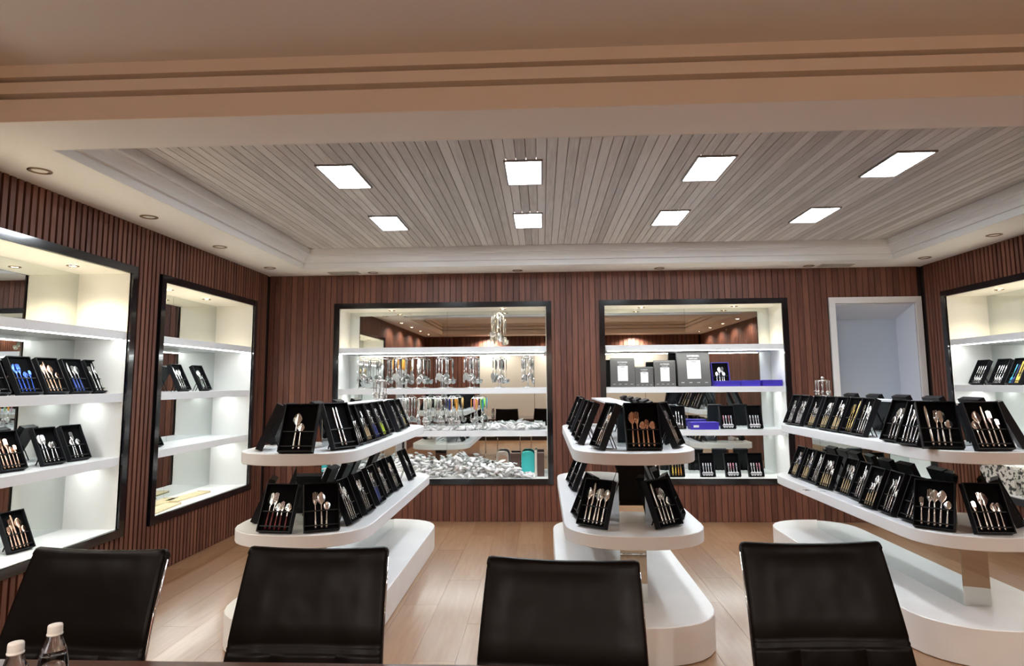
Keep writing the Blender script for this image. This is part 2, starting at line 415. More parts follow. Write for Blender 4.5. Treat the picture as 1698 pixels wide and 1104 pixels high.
# ------------------------------------------------------------------ wall niches
SHELF_Z = (1.91, 1.445, .975)
def niche(key, label, dls):
    side, u0, u1 = NICHES[key]
    X = {'L': XL, 'R': XR, 'B': 0}[side]
    def bx(mb, ua, ub, va, vb, za, zb):
        if side == 'L': mb.box(XL-vb, XL-va, ua, ub, za, zb)
        elif side == 'R': mb.box(XR+va, XR+vb, ua, ub, za, zb)
        else: mb.box(ua, ub, YB+va, YB+vb, za, zb)
        return mb
    t = thing('wall_display_niche', label, 'display niche', (0, 0, 0))
    B = lambda name, mt, *a, p=t: build(name, bx(MB(), *a), mt, p)
    B('top_panel', 'niche', u0, u1, .0, ND, NZ1, NZ1+.018); B('bottom_panel', 'niche', u0, u1, .0, ND, NZ0-.018, NZ0)
    B('side_panel', 'niche', u0-.018, u0, 0, ND, NZ0-.018, NZ1+.018); B('side_panel', 'niche', u1, u1+.018, 0, ND, NZ0-.018, NZ1+.018)
    mid = (u0+u1)/2
    B('mirror_pane', 'mirror', u0, mid-.001, ND, ND+.006, NZ0, NZ1); B('mirror_pane', 'mirror', mid+.001, u1, ND, ND+.006, NZ0, NZ1)
    B('frame_rail', 'frame', u0-FW, u1+FW, -.014, .012, NZ1, NZ1+FW); B('frame_rail', 'frame', u0-FW, u1+FW, -.014, .012, NZ0-FW, NZ0)
    B('frame_stile', 'frame', u0-FW, u0, -.014, .012, NZ0, NZ1); B('frame_stile', 'frame', u1, u1+FW, -.014, .012, NZ0, NZ1)
    for i, z in enumerate(SHELF_Z):
        s = B('shelf', 'white', u0, u1, .018, ND, z-.062, z)
        B('light_strip', 'led', u0+.03, u1-.03, *((.026, .046) if i == 0 else (.24, .26)), z-(.068 if i == 0 else .065), z-.062, p=s)  # strips under the lower two shelves are unseen, added to brighten their compartments
    for u in dls:
        p = {'L': (XL-.2, u), 'R': (XR+.2, u), 'B': (u, YB+.2)}[side]
        downlight(p[0], p[1], NZ1-.001, .04, True, '', '', NICHE_W, t, (1., .83, .56), 2.4)
    return t
niche('left_near', 'lit white display niche with cutlery boxes, nearest the seated chairs', (3.0, 3.68, 4.36))
niche('left_far', 'narrow lit wall niche with nearly empty shelves and bamboo boards below', (5.55, 6.2))
niche('utensil', 'wide mirrored niche full of hanging kitchen utensils and white packets', (-1.75, -.45))
niche('package', 'mirrored niche holding grey packages and blue boxes beside the doorway', (1.15, 2.2))
niche('right', 'lit wall niche beyond the doorway partly hidden by the island', (6.3, 5.6))

# ------------------------------------------------------------------ display islands
def outline(hw, y0, y1, s0, s1, e=2.35, n=15):
    o = []
    for i in range(n+1):
        t = math.pi*i/n; cc, ss = math.cos(t), math.sin(t)
        o.append((-hw*math.copysign(abs(cc)**(2/e), cc), y0+s0-s0*abs(ss)**(2/e)))
    for i in range(n+1):
        t = math.pi*i/n; cc, ss = math.cos(t), math.sin(t)
        o.append((hw*math.copysign(abs(cc)**(2/e), cc), y1-s1+s1*abs(ss)**(2/e)))
    return o
ZLO, ZUP, ZTOP = .66, 1.112, 1.36
pl_m = MB().prism(outline(.45, 3.61, 6.36, .40, .40), .002, .2, .004).mesh('plinth', 'plinth')
lo_m = MB().prism(outline(.408, 3.645, 6.27, .36, .36), ZLO-.072, ZLO, .003).mesh('shelf', 'white')
up_m = MB().prism(outline(.355, 3.61, 6.22, .32, .32), ZUP-.066, ZUP, .003).mesh('shelf', 'white')
CW, CY0, CY1 = .075, 4.0, 6.0
mside = MB().box(-.003, .003, CY0, CY1, .2, ZTOP-.012).mesh('mirror_side', 'mirror')
mend = MB().box(-CW, CW, -.003, .003, .2, ZTOP-.012).mesh('mirror_end', 'mirror')
mtop = MB().box(-CW-.004, CW+.004, CY0-.004, CY1+.004, ZTOP-.012, ZTOP).mesh('top_cap', 'white')
for cx, lab in ((-1.45, 'white two-tier mirrored display island beside the utensil niche'), (.53, 'white two-tier mirrored display island in the middle of the room'), (2.50, 'white two-tier mirrored display island in front of the doorway')):
    t = thing('display_island', lab, 'display island', (cx, 0, 0), 0, 'display islands')
    obj('plinth', pl_m, t); obj('lower_shelf', lo_m, t); obj('upper_shelf', up_m, t)
    obj('mirror_side', mside, t, (-CW, 0, 0)); obj('mirror_side', mside, t, (CW, 0, 0))
    obj('mirror_end', mend, t, (0, CY0, 0)); obj('mirror_end', mend, t, (0, CY1, 0)); obj('top_cap', mtop, t)

# ------------------------------------------------------------------ cutlery
def loft(mb, secs, mfun):
    rg = []
    for z, wd, y, dent, th in secs:
        rg.append([(-wd, y, z), (0, y+dent, z), (wd, y, z), (wd, y+th, z), (0, y+dent+th, z), (-wd, y+th, z)])
    mb.rings(rg, mfun, True)
CUT = {}
FIN = {'s': ('steel', 'steel'), 'd': ('darksteel', 'darksteel'), 'g': ('gold', 'gold'), 'c': ('copper', 'copper'), 'b': ('blue_steel', 'blue_steel'), 'w': ('wood_h', 'steel'), 'r': ('red_h', 'steel'),
       'y': ('yellow_h', 'steel'), 'o': ('orange_h', 'steel'), 'n': ('navy_h', 'steel'), 'u': ('blue_h', 'steel'), 'l': ('lime_h', 'steel'), 'm': ('cream_h', 'steel'), 'p': ('pink_h', 'white_h'), 'h': ('white_h', 'white_h'),
       't': ('teal_h', 'teal_h'), 'v': ('navy_h', 'navy_h'), 'q': ('yellow_h', 'yellow_h')}
def cutlery(kind, fin, L):
    k = (kind, fin, L)
    if k in CUT: return CUT[k]
    mb = MB(); th = .002; hs = .52
    hnd = [(0, .0045, 0, 0, th), (.012, .0062, -.001, 0, th+.001), (.25*L, .0048, -.002, 0, th+.002), (.5*L, .0030, -.003, 0, th+.001)]
    if kind in 'ST':
        a = .30*L; bw = .115*L if kind == 'S' else .13*L; z0 = .68*L
        sec = hnd+[(.64*L, .0026, -.003, 0, th)]
        for i in range(1, 8):
            q = i/8; sec.append((z0+(L-z0)*q, bw*math.sin(math.pi*q**.8)**.7+.001, -.004, .006*math.sin(math.pi*q), th))
        sec.append((L, .002, -.004, 0, th))
        loft(mb, sec, lambda i: 0 if i < 3 else 1)
    elif kind in 'Ff':
        wd = .068*L
        sec = hnd+[(.64*L, .0028, -.003, 0, th), (.70*L, wd*.75, -.004, .002, th), (.76*L, wd, -.004, .003, th), (.80*L, wd, -.005, .002, th)]
        loft(mb, sec, lambda i: 0 if i < 3 else 1)
        for j in range(4):
            x = wd*(-.8+j*1.6/3); mb.box(x-.0016, x+.0016, -.005, -.003, .80*L, L-(.004 if j in (0, 3) else 0), 1)
    elif kind == 'K':
        sec = [(0, .005, -.001, 0, .004), (.012, .0072, -.003, 0, .006), (.3*L, .006, -.003, 0, .006), (.46*L, .005, -.002, 0, .004), (.48*L, .0068, -.001, 0, .0015), (.7*L, .009, -.001, 0, .0015), (.88*L, .0085, -.001, 0, .0015), (.97*L, .005, -.001, 0, .0012), (L, .001, -.001, 0, .001)]
        loft(mb, sec, lambda i: 0 if i < 3 else 1)
    CUT[k] = mb.mesh({'S': 'spoon', 'T': 'teaspoon', 'F': 'fork', 'f': 'small_fork', 'K': 'knife'}[kind], list(FIN[fin]))
    return CUT[k]
CN = {'S': 'spoon', 'T': 'teaspoon', 'F': 'fork', 'f': 'small_fork', 'K': 'knife'}
CLEN = {'S': .76, 'T': .55, 'F': .76, 'f': .58, 'K': .88}
TRAY = {}
def traymesh(w, h, mt):
    k = (w, h, mt)
    if k not in TRAY:
        d = .04; a = .005; mb = MB()
        mb.box(-w/2, w/2, d-.004, d, 0, h).box(-w/2, -w/2+a, 0, d-.004, 0, h).box(w/2-a, w/2, 0, d-.004, 0, h).box(-w/2+a, w/2-a, 0, d-.004, 0, a).box(-w/2+a, w/2-a, 0, d-.004, h-a, h)
        i = MB(); i.box(-w/2+a, w/2-a, .022, d-.004, a, h-a)
        s = MB(); s.box(-w/2+a, w/2-a, .0105, .0125, -.003, .003)
        TRAY[k] = (mb.mesh('tray', mt), i.mesh('insert', 'insert'), s.mesh('strap', 'strap'))
    return TRAY[k]
LEG = boxmesh(.008, .004, 1., 'blackbox')
def cutbox(x, y, z, ang, code, label, w=.2, h=.272, lean=23, mt='blackbox', group='open boxed cutlery sets', flip=False):
    """x,y: middle of the lower front edge; ang: direction of that edge (deg), seen left to right from the front"""
    t = thing('cutlery_box', label, 'cutlery set', (x, y, z), math.radians(ang), group)
    a = math.radians(lean); lift = .04*math.sin(a); ca, sa = math.cos(a), math.sin(a)
    P = lambda px, py, pz: (px, py*ca+pz*sa, lift-py*sa+pz*ca)
    rot = (-a, 0, 0); tr, ins, st = traymesh(w, h, mt)
    obj('tray', tr, t, P(0, 0, 0), rot); obj('insert', ins, t, P(0, 0, 0), rot)
    obj('strap', st, t, P(0, 0, .12*h), rot); obj('strap', st, t, P(0, 0, .42*h), rot)
    q = P(0, .04, .45*h); L = q[2]/math.cos(a*.9)
    for sx in (-1, 1):
        o = obj('easel_leg', LEG, t, (sx*.03*(w/.2), q[1]+q[2]*math.tan(a*.9), 0), (a*.9, 0, 0)); o.scale = (1, 1, L)
    items = code.split()
    n = len(items); sp = min(.030, (w-.04)/max(n, 1))
    rr = random.Random(int(abs(x*1000)+abs(y*77)+z*13))
    for i, it in enumerate(items):
        kd, fn = it[0], it[1]; fac = CLEN[kd]*(.82 if len(it) > 2 else 1.)
        Lc = round(h*fac, 3); px = (i-(n-1)/2)*sp+rr.uniform(-.003, .003)
        if flip: obj(CN[kd], cutlery(kd, fn, Lc), t, P(px, .018, .03*h+Lc), (a, math.pi, 0))
        else: obj(CN[kd], cutlery(kd, fn, Lc), t, P(px, .018, .055*h), (-a, rr.uniform(-.06, .06), 0))
    return t
def row(z, pts, place, edge='', **kw):
    pass
UI, LI = ZUP, ZLO
# island in front of the doorway, side facing the middle island (front edge runs towards the viewer: -90 deg)
g = 'open boxed cutlery sets'
R_U = [(2.165, 5.90, -90, 'Ss Fs Ts', 'steel trio'), (2.17, 5.72, -90, 'Ss Fs Ss Ts Fs', 'five steel pieces'), (2.19, 5.50, -90, 'Sw! fw Tw fw', 'short beige handled forks'), (2.175, 5.23, -90, 'Tw Sw Fw Sw', 'beige handled spoons'),
       (2.175, 5.03, -90, 'Kw Fw Sw Tw', 'beige handled knife set'), (2.185, 4.84, -90, 'Sg Fg Kg', 'gold cutlery'), (2.175, 4.64, -90, 'Fs Ks Ss Ts', 'slim steel cutlery'), (2.15, 4.18, -84, 'Ts Ss Fs', 'three curved steel pieces'), (2.125, 3.94, -80, 'Ks Ss Fs Ss Ts', 'five steel pieces'),
       (2.225, 3.735, -16, 'Ks Fs Ss Ts', 'beaded handle cutlery'), (2.447, 3.64, 2, 'Ts Ss Ks Fs fs', 'five plain steel pieces'), (2.74, 3.83, 62, 'Ks Fs Ss', 'steel cutlery facing away')]
order = ['farthest of the row', 'second from the far end', 'third from the far end', 'fourth from the far end', 'fifth from the far end', 'sixth from the far end', 'seventh from the far end', 'eighth from the far end', 'ninth from the far end', 'at the rounded corner', 'at the rounded front', 'past the rounded front']
for (x, y, a, cd, ds), od in zip(R_U, order):
    cutbox(x, y, UI, a, cd.replace('!', ''), f'box of {ds}, {od}, doorway island upper tier', w=.175 if x < 2.2 and y > 3.9 else .2)
R_L = [(2.18, 5.89, -90, 'Tw Sw Fw Tw', 'beige handled pieces'), (2.18, 5.67, -90, 'Fw Kw Sw Tw', 'light brown handled pieces'), (2.18, 5.48, -90, 'Ks Fs Ks', 'slim steel knives'), (2.165, 5.24, -80, 'Sw Sw Sw Fw Tw', 'five cream handled spoons'),
       (2.19, 4.97, -88, 'Fw Fw Sw Tw', 'beige handled forks'), (2.175, 4.75, -92, 'Ts Ks Fs', 'steel knife and small spoons'), (2.12, 4.47, -90, 'Tw Tw Sw Fw', 'gold toned handles'), (2.13, 4.26, -92, 'Ss Fs Ks Ts', 'curved steel pieces'), (2.14, 4.03, -88, 'Ss Fs Ks', 'steel spoon and long knife'),
       (2.175, 3.815, -42, 'fs Fs Ss Ss Ts', 'steel pieces with small fork'), (2.442, 3.695, -2, 'fs Fs Ss Ts Ts', 'five pieces with patterned handles'), (2.76, 3.94, 55, 'Fs Ss Ts', 'steel cutlery turned away')]
for (x, y, a, cd, ds), od in zip(R_L, order):
    cutbox(x, y, LI, a, cd, f'box of {ds}, {od}, doorway island lower tier', w=.175 if y > 3.9 and x < 2.2 else .2)
for i, y in enumerate((5.85, 5.45, 5.05, 4.65, 4.25)):
    cutbox(2.845, y, UI, 90, 'Ks Fs Ss Ts', f'{("farthest", "second", "third", "fourth", "last")[i]} box facing the side niche, doorway island upper tier', h=.285)
for i, y in enumerate((5.7, 5.0, 4.4)):
    cutbox(2.88, y, LI, 90, 'Ks Fs Ss Ts', f'box facing the side niche, {("farthest", "middle", "closest")[i]} one, doorway island lower tier')
# island beside the utensil niche
L_U = [(-1.72, 3.84, -68, 'Ks Fs Ss', 'seen edge-on from behind'), (-1.398, 3.612, 0, 'Ss Ts', 'one spoon and one teaspoon'), (-1.165, 3.85, 62, 'Ks Ks', 'two long steel knives'), (-1.14, 4.09, 84, 'Fs fs Ss Ts Ts', 'five slim steel pieces'), (-1.133, 4.30, 88, 'Kw fw Fw Tw', 'pale handled knife set'),
       (-1.13, 4.50, 90, 'Kn Fn Sn Tn', 'navy handled pieces'), (-1.135, 4.72, 90, 'Ks Fl Sl Tl', 'lime green handled pieces'), (-1.15, 4.95, 90, 'Ss Ks', 'slim knife and spoon'), (-1.15, 5.30, 88, 'Ks Fs Ts', 'steel trio'), (-1.165, 5.58, 88, 'Ks Ss Fs Tg', 'steel and gold pieces')]
ordl = ['at the rounded corner', 'on the rounded front', 'first past the front', 'second past the front', 'third past the front', 'fourth past the front', 'fifth past the front', 'sixth past the front', 'seventh past the front', 'farthest back']
for (x, y, a, cd, ds), od in zip(L_U, ordl):
    cutbox(x, y, UI, a, cd, f'box, {ds}, {od}, utensil niche island top tier', w=.175 if y > 4 else .2, h=.285 if y < 4 else .265)
for i, y in enumerate((4.25, 4.75, 5.25, 5.75)):
    cutbox(-1.795, y, UI, -90, 'Ks Fs Ss Ts', f'{("first", "second", "third", "fourth")[i]} box facing the bright wall niches, utensil niche island top tier', h=.272)
L_L = [(-1.81, 4.02, -72, 'Ks Fs Ss', 'with its back turned'), (-1.535, 3.675, -6, 'Sr Fr Tr fr Tr', 'red handled pieces'), (-1.263, 3.715, 24, 'Fs Ss Ts', 'slim fork and round spoons'), (-1.135, 3.98, 86, 'Fs Ks Ss Ts', 'four steel pieces'), (-1.122, 4.27, 88, 'Ks Ss Fs Ts', 'bright steel pieces'),
       (-1.128, 4.60, 90, 'Kn Fn Sn', 'navy handled pieces'), (-1.145, 4.90, 90, 'Ks Fs Ss Ts', 'steel knife set'), (-1.135, 5.18, 88, 'Fs Ss Ts', 'shiny steel pieces'), (-1.14, 5.76, 90, 'Ss Ts', 'two thin spoons')]
for (x, y, a, cd, ds), od in zip(L_L, ordl):
    cutbox(x, y, LI, a, cd, f'box, {ds}, {od}, utensil niche island lower tier', w=.185 if y > 3.9 else .2)
for i, y in enumerate((4.6, 5.3)):
    cutbox(-1.83, y, LI, -90, 'Ks Fs Ss Ts', f'{("nearer", "farther")[i]} box facing the bright wall niches, utensil niche island lower tier')
# middle island
C_U = [(.215, 5.79, -84, 'Ss Ks', 'farthest box, side facing the utensil niche'), (.205, 4.56, -86, 'Ks Fs Ss', 'third box from the front, side facing the utensil niche'), (.21, 4.17, -86, 'Ss Fs', 'second box from the front, side facing the utensil niche'), (.295, 3.83, -78, 'Ks Fs Ss', 'edge-on box by the rounded corner, side facing the utensil niche'),
       (.575, 3.715, 2, 'Sc Fc Tc fc Tc', 'copper cutlery box on the rounded front'), (.80, 4.16, 84, 'Ss Fs Ks', 'second box from the front, side facing the doorway island'), (.825, 3.92, 66, 'Ks Fs Ss Ts', 'edge-on box by the rounded corner, side facing the doorway island')]
for x, y, a, cd, ds in C_U: cutbox(x, y, UI, a, cd, f'{ds}, middle island upper tier', h=.275)
for i, y in enumerate((4.55, 4.9, 5.3, 5.7)): cutbox(.83, y, UI, 90, 'Ks Fs Ss Ts', f'{("third", "fourth", "fifth", "sixth")[i]} box from the front, side facing doorway island, middle island upper tier', h=.28)
cutbox(.205, 5.2, UI, -86, 'Ks Fs', 'box fourth from the front, side facing the utensil niche, middle island upper tier')
C_L = [(.20, 5.53, -82, 'Ks Fs Ss', 'farthest box, side facing the utensil niche'), (.205, 5.2, -84, 'Ks Ss', 'next-to-farthest box, side facing the utensil niche'), (.185, 4.14, -80, 'Ss Fs Ks', 'edge-on box behind the corner, side facing the utensil niche'), (.262, 3.845, -40, 'Ss Ks Ss Fs Ss', 'turned box of five patterned pieces, corner facing the utensil niche'),
       (.738, 3.855, 38, 'Ks Fs Ss Ts', 'turned box of four satin pieces, corner facing the doorway island'), (.868, 4.12, 74, 'Ks Fs', 'edge-on box behind the corner, side facing the doorway island'), (.86, 4.42, 86, 'Ks Fs Ss', 'third box from the front, side facing the doorway island'), (.87, 4.75, 90, 'Ks Fs Ss', 'fourth box from the front, side facing the doorway island'), (.87, 5.2, 90, 'Ks Fs Ss', 'fifth box from the front, side facing the doorway island')]
for x, y, a, cd, ds in C_L: cutbox(x, y, LI, a, cd, f'{ds}, middle island lower tier', h=.275)
# loose pieces left on the shelves
for x, y, z, rz, kd, lab in ((.425, 3.80, UI, 1.1, 'S', 'loose steel spoon lying beside the copper box, middle island'), (.40, 3.76, UI, .7, 'F', 'loose steel fork lying beside the copper box, middle island'), (2.135, 5.10, LI, 1.3, 'T', 'loose teaspoon between two beige handled sets, doorway island lower tier')):
    t = thing('loose_cutlery', lab, 'cutlery', (x, y, z), rz, 'loose cutlery'); obj(CN[kd], cutlery(kd, 's', .16), t, (0, 0, .006), (-math.pi/2, 0, 0))
# boxes in the wall niches
s1, s2, s3 = SHELF_Z
xf = XL-.135
N1 = [(3.745, s2, 'Ks Fs Ss', 'black box of steel cutlery, first on the second shelf'), (4.0, s2, 'Sb Fb Tb fb', 'black box of shiny blue cutlery, second shelf'), (4.235, s2, 'Fc Kc Sc Tc', 'black box of copper cutlery beside the blue set'), (4.465, s2, 'Ku Fu Su', 'black box of blue handled cutlery beside the copper set'), (4.69, s2, 'Fs Ks Ss Ts', 'black box of steel cutlery at the end of the second shelf'),
      (3.66, s3, 'Ss Ts', 'black box first on the third shelf'), (3.915, s3, 'Sc Kc Fc Tc fc', 'black box of five coppery pieces on the third shelf'), (4.245, s3, 'Ss Fs Ts Ts', 'black box of two long and two short pieces, third shelf'), (4.49, s3, 'Ts Fs Ts', 'black box of three curved pieces at the third shelf end'), (4.08, NZ0, 'fc Fc Kc Sc Tc', 'black box alone on the niche floor')]
for y, z, cd, ds in N1: cutbox(xf if z != NZ0 else XL-.18, y, z, 86 if z == s2 else 80, cd, ds+', niche near the chairs', w=.175 if z == s2 else .165, h=.262, lean=27)
for y, z, cd, ds in ((5.80, s2, 'Ks Ss Fs', 'black box, first of two on the middle shelf'), (6.17, s2, 'Ss Fs Ts', 'black box, second of two on the middle shelf'), (5.24, s3, 'Ks Fs', 'black box half hidden by the dark frame'), (5.40, s3, 'Ks Fs Ss', 'black box next to the dark frame')):
    cutbox(xf, y, z, 88, cd, ds+', bamboo board niche', w=.165, h=.262, lean=27)
for y, cd, ds in ((6.69, 'Ss Ss Ss Ss', 'four steel spoons upside down'), (6.40, 'Ss Ss Ss Ss', 'four steel spoons beside the coloured set'), (6.17, 'Ft Fv Kq Sq', 'teal, navy and yellow cutlery')):
    cutbox(XR+.14, y, s2, -88, cd, 'black box of '+ds+', niche beyond the doorway', w=.165, h=.262, lean=27, flip=True)
for x, z, cd, ds, fl in ((1.51, s3, 'fs Fs Fs fs', 'four thin steel pieces next to the blue box', True), (2.055, s3, 'Tp Th Tp Th', 'white and pink pieces', True), (2.35, s3, 'Th Th Th Th', 'white pieces at the shelf end', True),
                  (1.20, NZ0, 'Fn Sn Fn Tn', 'navy handled pieces behind the island', False), (1.475, NZ0, 'Ky Fy So Fo', 'yellow and orange handled pieces', False), (1.81, NZ0, 'Th Th Th Th', 'four small white spoons, first of three', True), (2.085, NZ0, 'Th Tp Tp Th', 'small white spoons, middle of three', True), (2.335, NZ0, 'Th Th Tp Tp', 'small white spoons, last of three', True)):
    cutbox(x, YB+.10, z, 3, cd, f'black box of {ds}, grey package niche', w=.165, h=.255, lean=14, flip=fl)

# ------------------------------------------------------------------ utensil racks
def utensil(kind, hm, L):
    k = ('u', kind, hm, L)
    if k in CUT: return CUT[k]
    mb = MB(); hz = -.42*L
    hm = 'satin' if hm == 'steel' else hm
    loft(mb, [(0, .004, -.002, 0, .005), (-.02, .0115, -.003, 0, .008), (hz*.6, .011, -.003, 0, .008), (hz, .009, -.003, 0, .006)], 0)
    loft(mb, [(hz, .0042, -.002, 0, .004), (-.6*L, .0035, -.002, 0, .003), (-.72*L, .0042, -.002, 0, .003)], 1)
    if kind == 'ladle':
        n = 12; mb.rings([[(r*math.cos(2*math.pi*j/n), -.012+r*math.sin(2*math.pi*j/n)*.6, -.86*L-z) for j in range(n)] for r, z in ((.046, -.022), (.047, -.012), (.042, .010), (.026, .028), (.004, .034))], 1)
        mb.tube([(0, 0, -.71*L), (0, .012, -.78*L), (0, .010, -.80*L)], .004, 6, 1)
    elif kind == 'turner':
        loft(mb, [(-.72*L, .006, -.002, 0, .002), (-.77*L, .03, -.003, 0, .002), (-.98*L, .036, -.012, 0, .002), (-L, .033, -.013, 0, .002)], 1)
    elif kind == 'spoon':
        loft(mb, [(-.72*L, .006, -.002, 0, .002)]+[(-.72*L-.28*L*q, .032*math.sin(math.pi*min(q*.9+.06, 1))**.6+.001, -.003, .009*math.sin(math.pi*q), .002) for q in (.2, .4, .6, .8, 1.)], 1)
    elif kind == 'skimmer':
        n = 16; mb.rings([[(.042*math.cos(2*math.pi*j/n)*s, y, -.86*L+.042*math.sin(2*math.pi*j/n)*s) for j in range(n)] for s, y in ((1., -.004), (1., 0.), (.8, .008), (.3, .012))], 1)
    else:
        for j in range(6):
            a = math.pi*j/6; mb.tube([(.028*math.sin(math.pi*q)*math.cos(a), .028*math.sin(math.pi*q)*math.sin(a), -.70*L-.3*L*q) for q in (0, .2, .45, .7, .9, 1.)], .0012, 4, 1)
    CUT[k] = mb.mesh(kind, [hm, 'satin']); return CUT[k]
RK = {}
def rack(x, y, z, H, hms, label, kinds=('ladle', 'turner', 'spoon', 'skimmer', 'turner', 'ladle'), rot=0., group='utensil racks in the mirrored niche', L=None):
    t = thing('utensil_rack', label, 'utensil rack', (x, y, z), rot, group)
    if H not in RK:
        b = MB(); b.lathe([(.001, .0), (.062, 0), (.062, .006), (.012, .012), (.006, .02)], 20); 
        p = MB(); p.tube([(0, 0, .012), (0, 0, H)], .003, 8); 
        r = MB(); rr = .064; r.tube([(rr*math.cos(2*math.pi*i/18), rr*math.sin(2*math.pi*i/18), H-.03) for i in range(18)], .003, 6, closed=True)
        for k in range(2):
            a = k*math.pi/2; r.tube([(rr*math.cos(a)*q, rr*math.sin(a)*q, H-.03+.03*(1-q*q)) for q in (-1, -.6, -.2, .2, .6, 1)], .0025, 6)
        RK[H] = (b.mesh('base', 'chrome'), p.mesh('post', 'chrome'), r.mesh('hanger', 'chrome'))
    for nm, me in zip(('base', 'post', 'hanger_ring'), RK[H]): obj(nm, me, t)
    L = L or H*.80; n = len(kinds)
    for i, kd in enumerate(kinds):
        a = 2*math.pi*i/n; hm = hms[i % len(hms)]
        obj(kd, utensil(kd, hm, round(L*(1., .86, .93, .80, .97, .88)[i % 6], 3)), t, (.070*math.cos(a), .070*math.sin(a), H-.035), (0, 0, a+math.pi/2))
    return t
yA = YB+.19
k6 = ('ladle', 'turner', 'spoon', 'skimmer', 'spoon')
rack(-.51, YB+.17, s1, .40, ['steel'], 'tall rack of big ladles, alone on the topmost shelf', ('ladle', 'spoon', 'skimmer', 'ladle', 'turner'), .3)
for x, hm, lab, kk in ((-2.07, ['steel'], 'rack with one large spoon and ladle at the niche side wall', ('ladle', 'spoon', 'skimmer', 'spoon')), (-1.84, ['steel'], 'sparse steel rack between the large spoons and orange handles', ('whisk', 'turner', 'spoon')), (-1.655, ['orange_h', 'orange_h', 'orange_h', 'steel'], 'rack with short orange handles under the light strip', k6),
                   (-1.44, ['cream_h', 'white_h'], 'rack with white tipped utensils beside the orange handled one', k6), (-1.15, ['steel'], 'steel utensil rack in front of the dark reflection', k6), (-.83, ['steel', 'darksteel'], 'steel utensil rack under the first warm reflection', k6), (-.505, ['darksteel', 'steel'], 'utensil rack straight below the tall topmost rack', k6), (-.17, ['steel'], 'small sparse utensil rack nearest the niche end', ('spoon', 'turner', 'whisk', 'spoon'))):
    rack(x, yA, s2, .375, hm, lab, kk, random.uniform(0, 1))
for x, hm, lab, kk in ((-1.60, ['steel'], 'utensil rack partly behind the island boxes', k6), (-1.36, ['cream_h'], 'rack of utensils with long cream handles', k6), (-1.20, ['steel', 'darksteel'], 'plain rack between cream and orange handles', ('ladle', 'spoon', 'turner')), (-1.03, ['orange_h', 'wood_h', 'orange_h', 'navy_h', 'navy_h'], 'rack of utensils with orange and navy handles', ('ladle', 'turner', 'ladle', 'skimmer', 'spoon')),
                   (-.745, ['teal_h', 'green_h', 'pink_h', 'orange_h', 'orange_h'], 'rack of utensils with pastel rainbow handles', ('turner', 'spoon', 'ladle', 'turner', 'whisk'))):
    rack(x, YB+.17, s3, .385, hm, lab, kk, .4+x)
rack(XL-.2, 3.42, s2, .375, ['gold'], 'rack with golden utensils in the niche near the chairs', ('ladle', 'spoon', 'skimmer', 'ladle'), .2, 'golden utensil rack')

# hanging-cutlery carousels on top of two islands
def carousel(x, y, label, h):
    t = thing('cutlery_carousel', label, 'cutlery stand', (x, y, ZTOP), 0, 'cutlery carousels')
    m = MB(); m.lathe([(.001, 0), (.055, 0), (.055, .008), (.008, .014)], 20); build('base', m, 'chrome', t)
    m = MB(); m.tube([(0, 0, .012), (0, 0, h-.02)], .006, 8); build('post', m, 'chrome', t)
    m = MB(); m.lathe([(.06, h-.035), (.062, h-.03), (.03, h-.022), (.006, h-.018)], 20); build('top_disc', m, 'steel', t)
    m = MB(); m.lathe([(.001, h-.02), (.010, h-.016), (.014, h-.006), (.010, h+.004), (.001, h+.008)], 14); build('finial', m, 'chrome', t)
    for i in range(10):
        a = 2*math.pi*i/10; kd = 'SF'[i % 2]; L = round(h-.045, 3)
        obj(CN[kd], cutlery(kd, 's', L), t, (.056*math.cos(a), .056*math.sin(a), h-.032), (0, math.pi, -a+math.pi/2))
carousel(-1.45, 5.72, 'silver cutlery carousel on top of the utensil niche island', .20)
carousel(2.50, 5.90, 'silver cutlery carousel on top of the doorway island', .17)

# ------------------------------------------------------------------ grey packages and blue boxes
def textmesh(body, size):
    cu = bpy.data.curves.new('text', 'FONT'); cu.body = body; cu.size = size; cu.align_x = 'CENTER'; cu.extrude = .0004
    o = bpy.data.objects.new('text', cu); C.objects.link(o); bpy.context.view_layer.update()
    me = bpy.data.meshes.new_from_object(o.evaluated_get(bpy.context.evaluated_depsgraph_get()))
    bpy.data.objects.remove(o); me.materials.clear(); me.materials.append(MT['pack_print']); return me
def package(x, w, h, label, lean=0., yaw=0.):
    t = thing('retail_package', label, 'package', (x, YB+.10, s2), yaw, 'grey retail packages')
    d = .06; a = math.radians(lean); P = lambda px, py, pz: (px, py*math.cos(a)+pz*math.sin(a), d*math.sin(a)-py*math.sin(a)+pz*math.cos(a)); r = (-a, 0, 0); rt = (math.pi/2-a, 0, 0)
    m = MB(); m.rings([[(-w/2, 0, 0), (w/2, 0, 0), (w/2, d, 0), (-w/2, d, 0)], [(-w/2, 0, h*.93), (w/2, 0, h*.93), (w/2, d, h*.93), (-w/2, d, h*.93)], [(-w/2, d*.4, h), (w/2, d*.4, h), (w/2, d*.6, h), (-w/2, d*.6, h)]], 0, False)
    build('carton', m, 'grey_pack', t, P(0, 0, 0), r)
    m = MB(); ww, wh = w*.21, h*.52; m.box(-ww, ww, -.003, 0, h*.20, h*.20+wh); wn = build('window_card', m, 'pack_window', t, P(0, 0, 0), r)
    m = MB(); m.box(-ww*.4, ww*.4, -.0045, -.0031, h*.67, h*.685); build('hang_slot', m, 'insert', wn)
    obj('brand_text', textmesh('SAYSENSA', h*.075), t, P(0, -.001, h*.82), rt); obj('tagline_text', textmesh('kitchen tools', h*.045), t, P(0, -.001, h*.755), rt)
    tm = textmesh('steel', h*.045)
    for k in range(4): obj('small_text', tm, t, P((k-1.5)*w*.24, -.001, h*.08), rt)
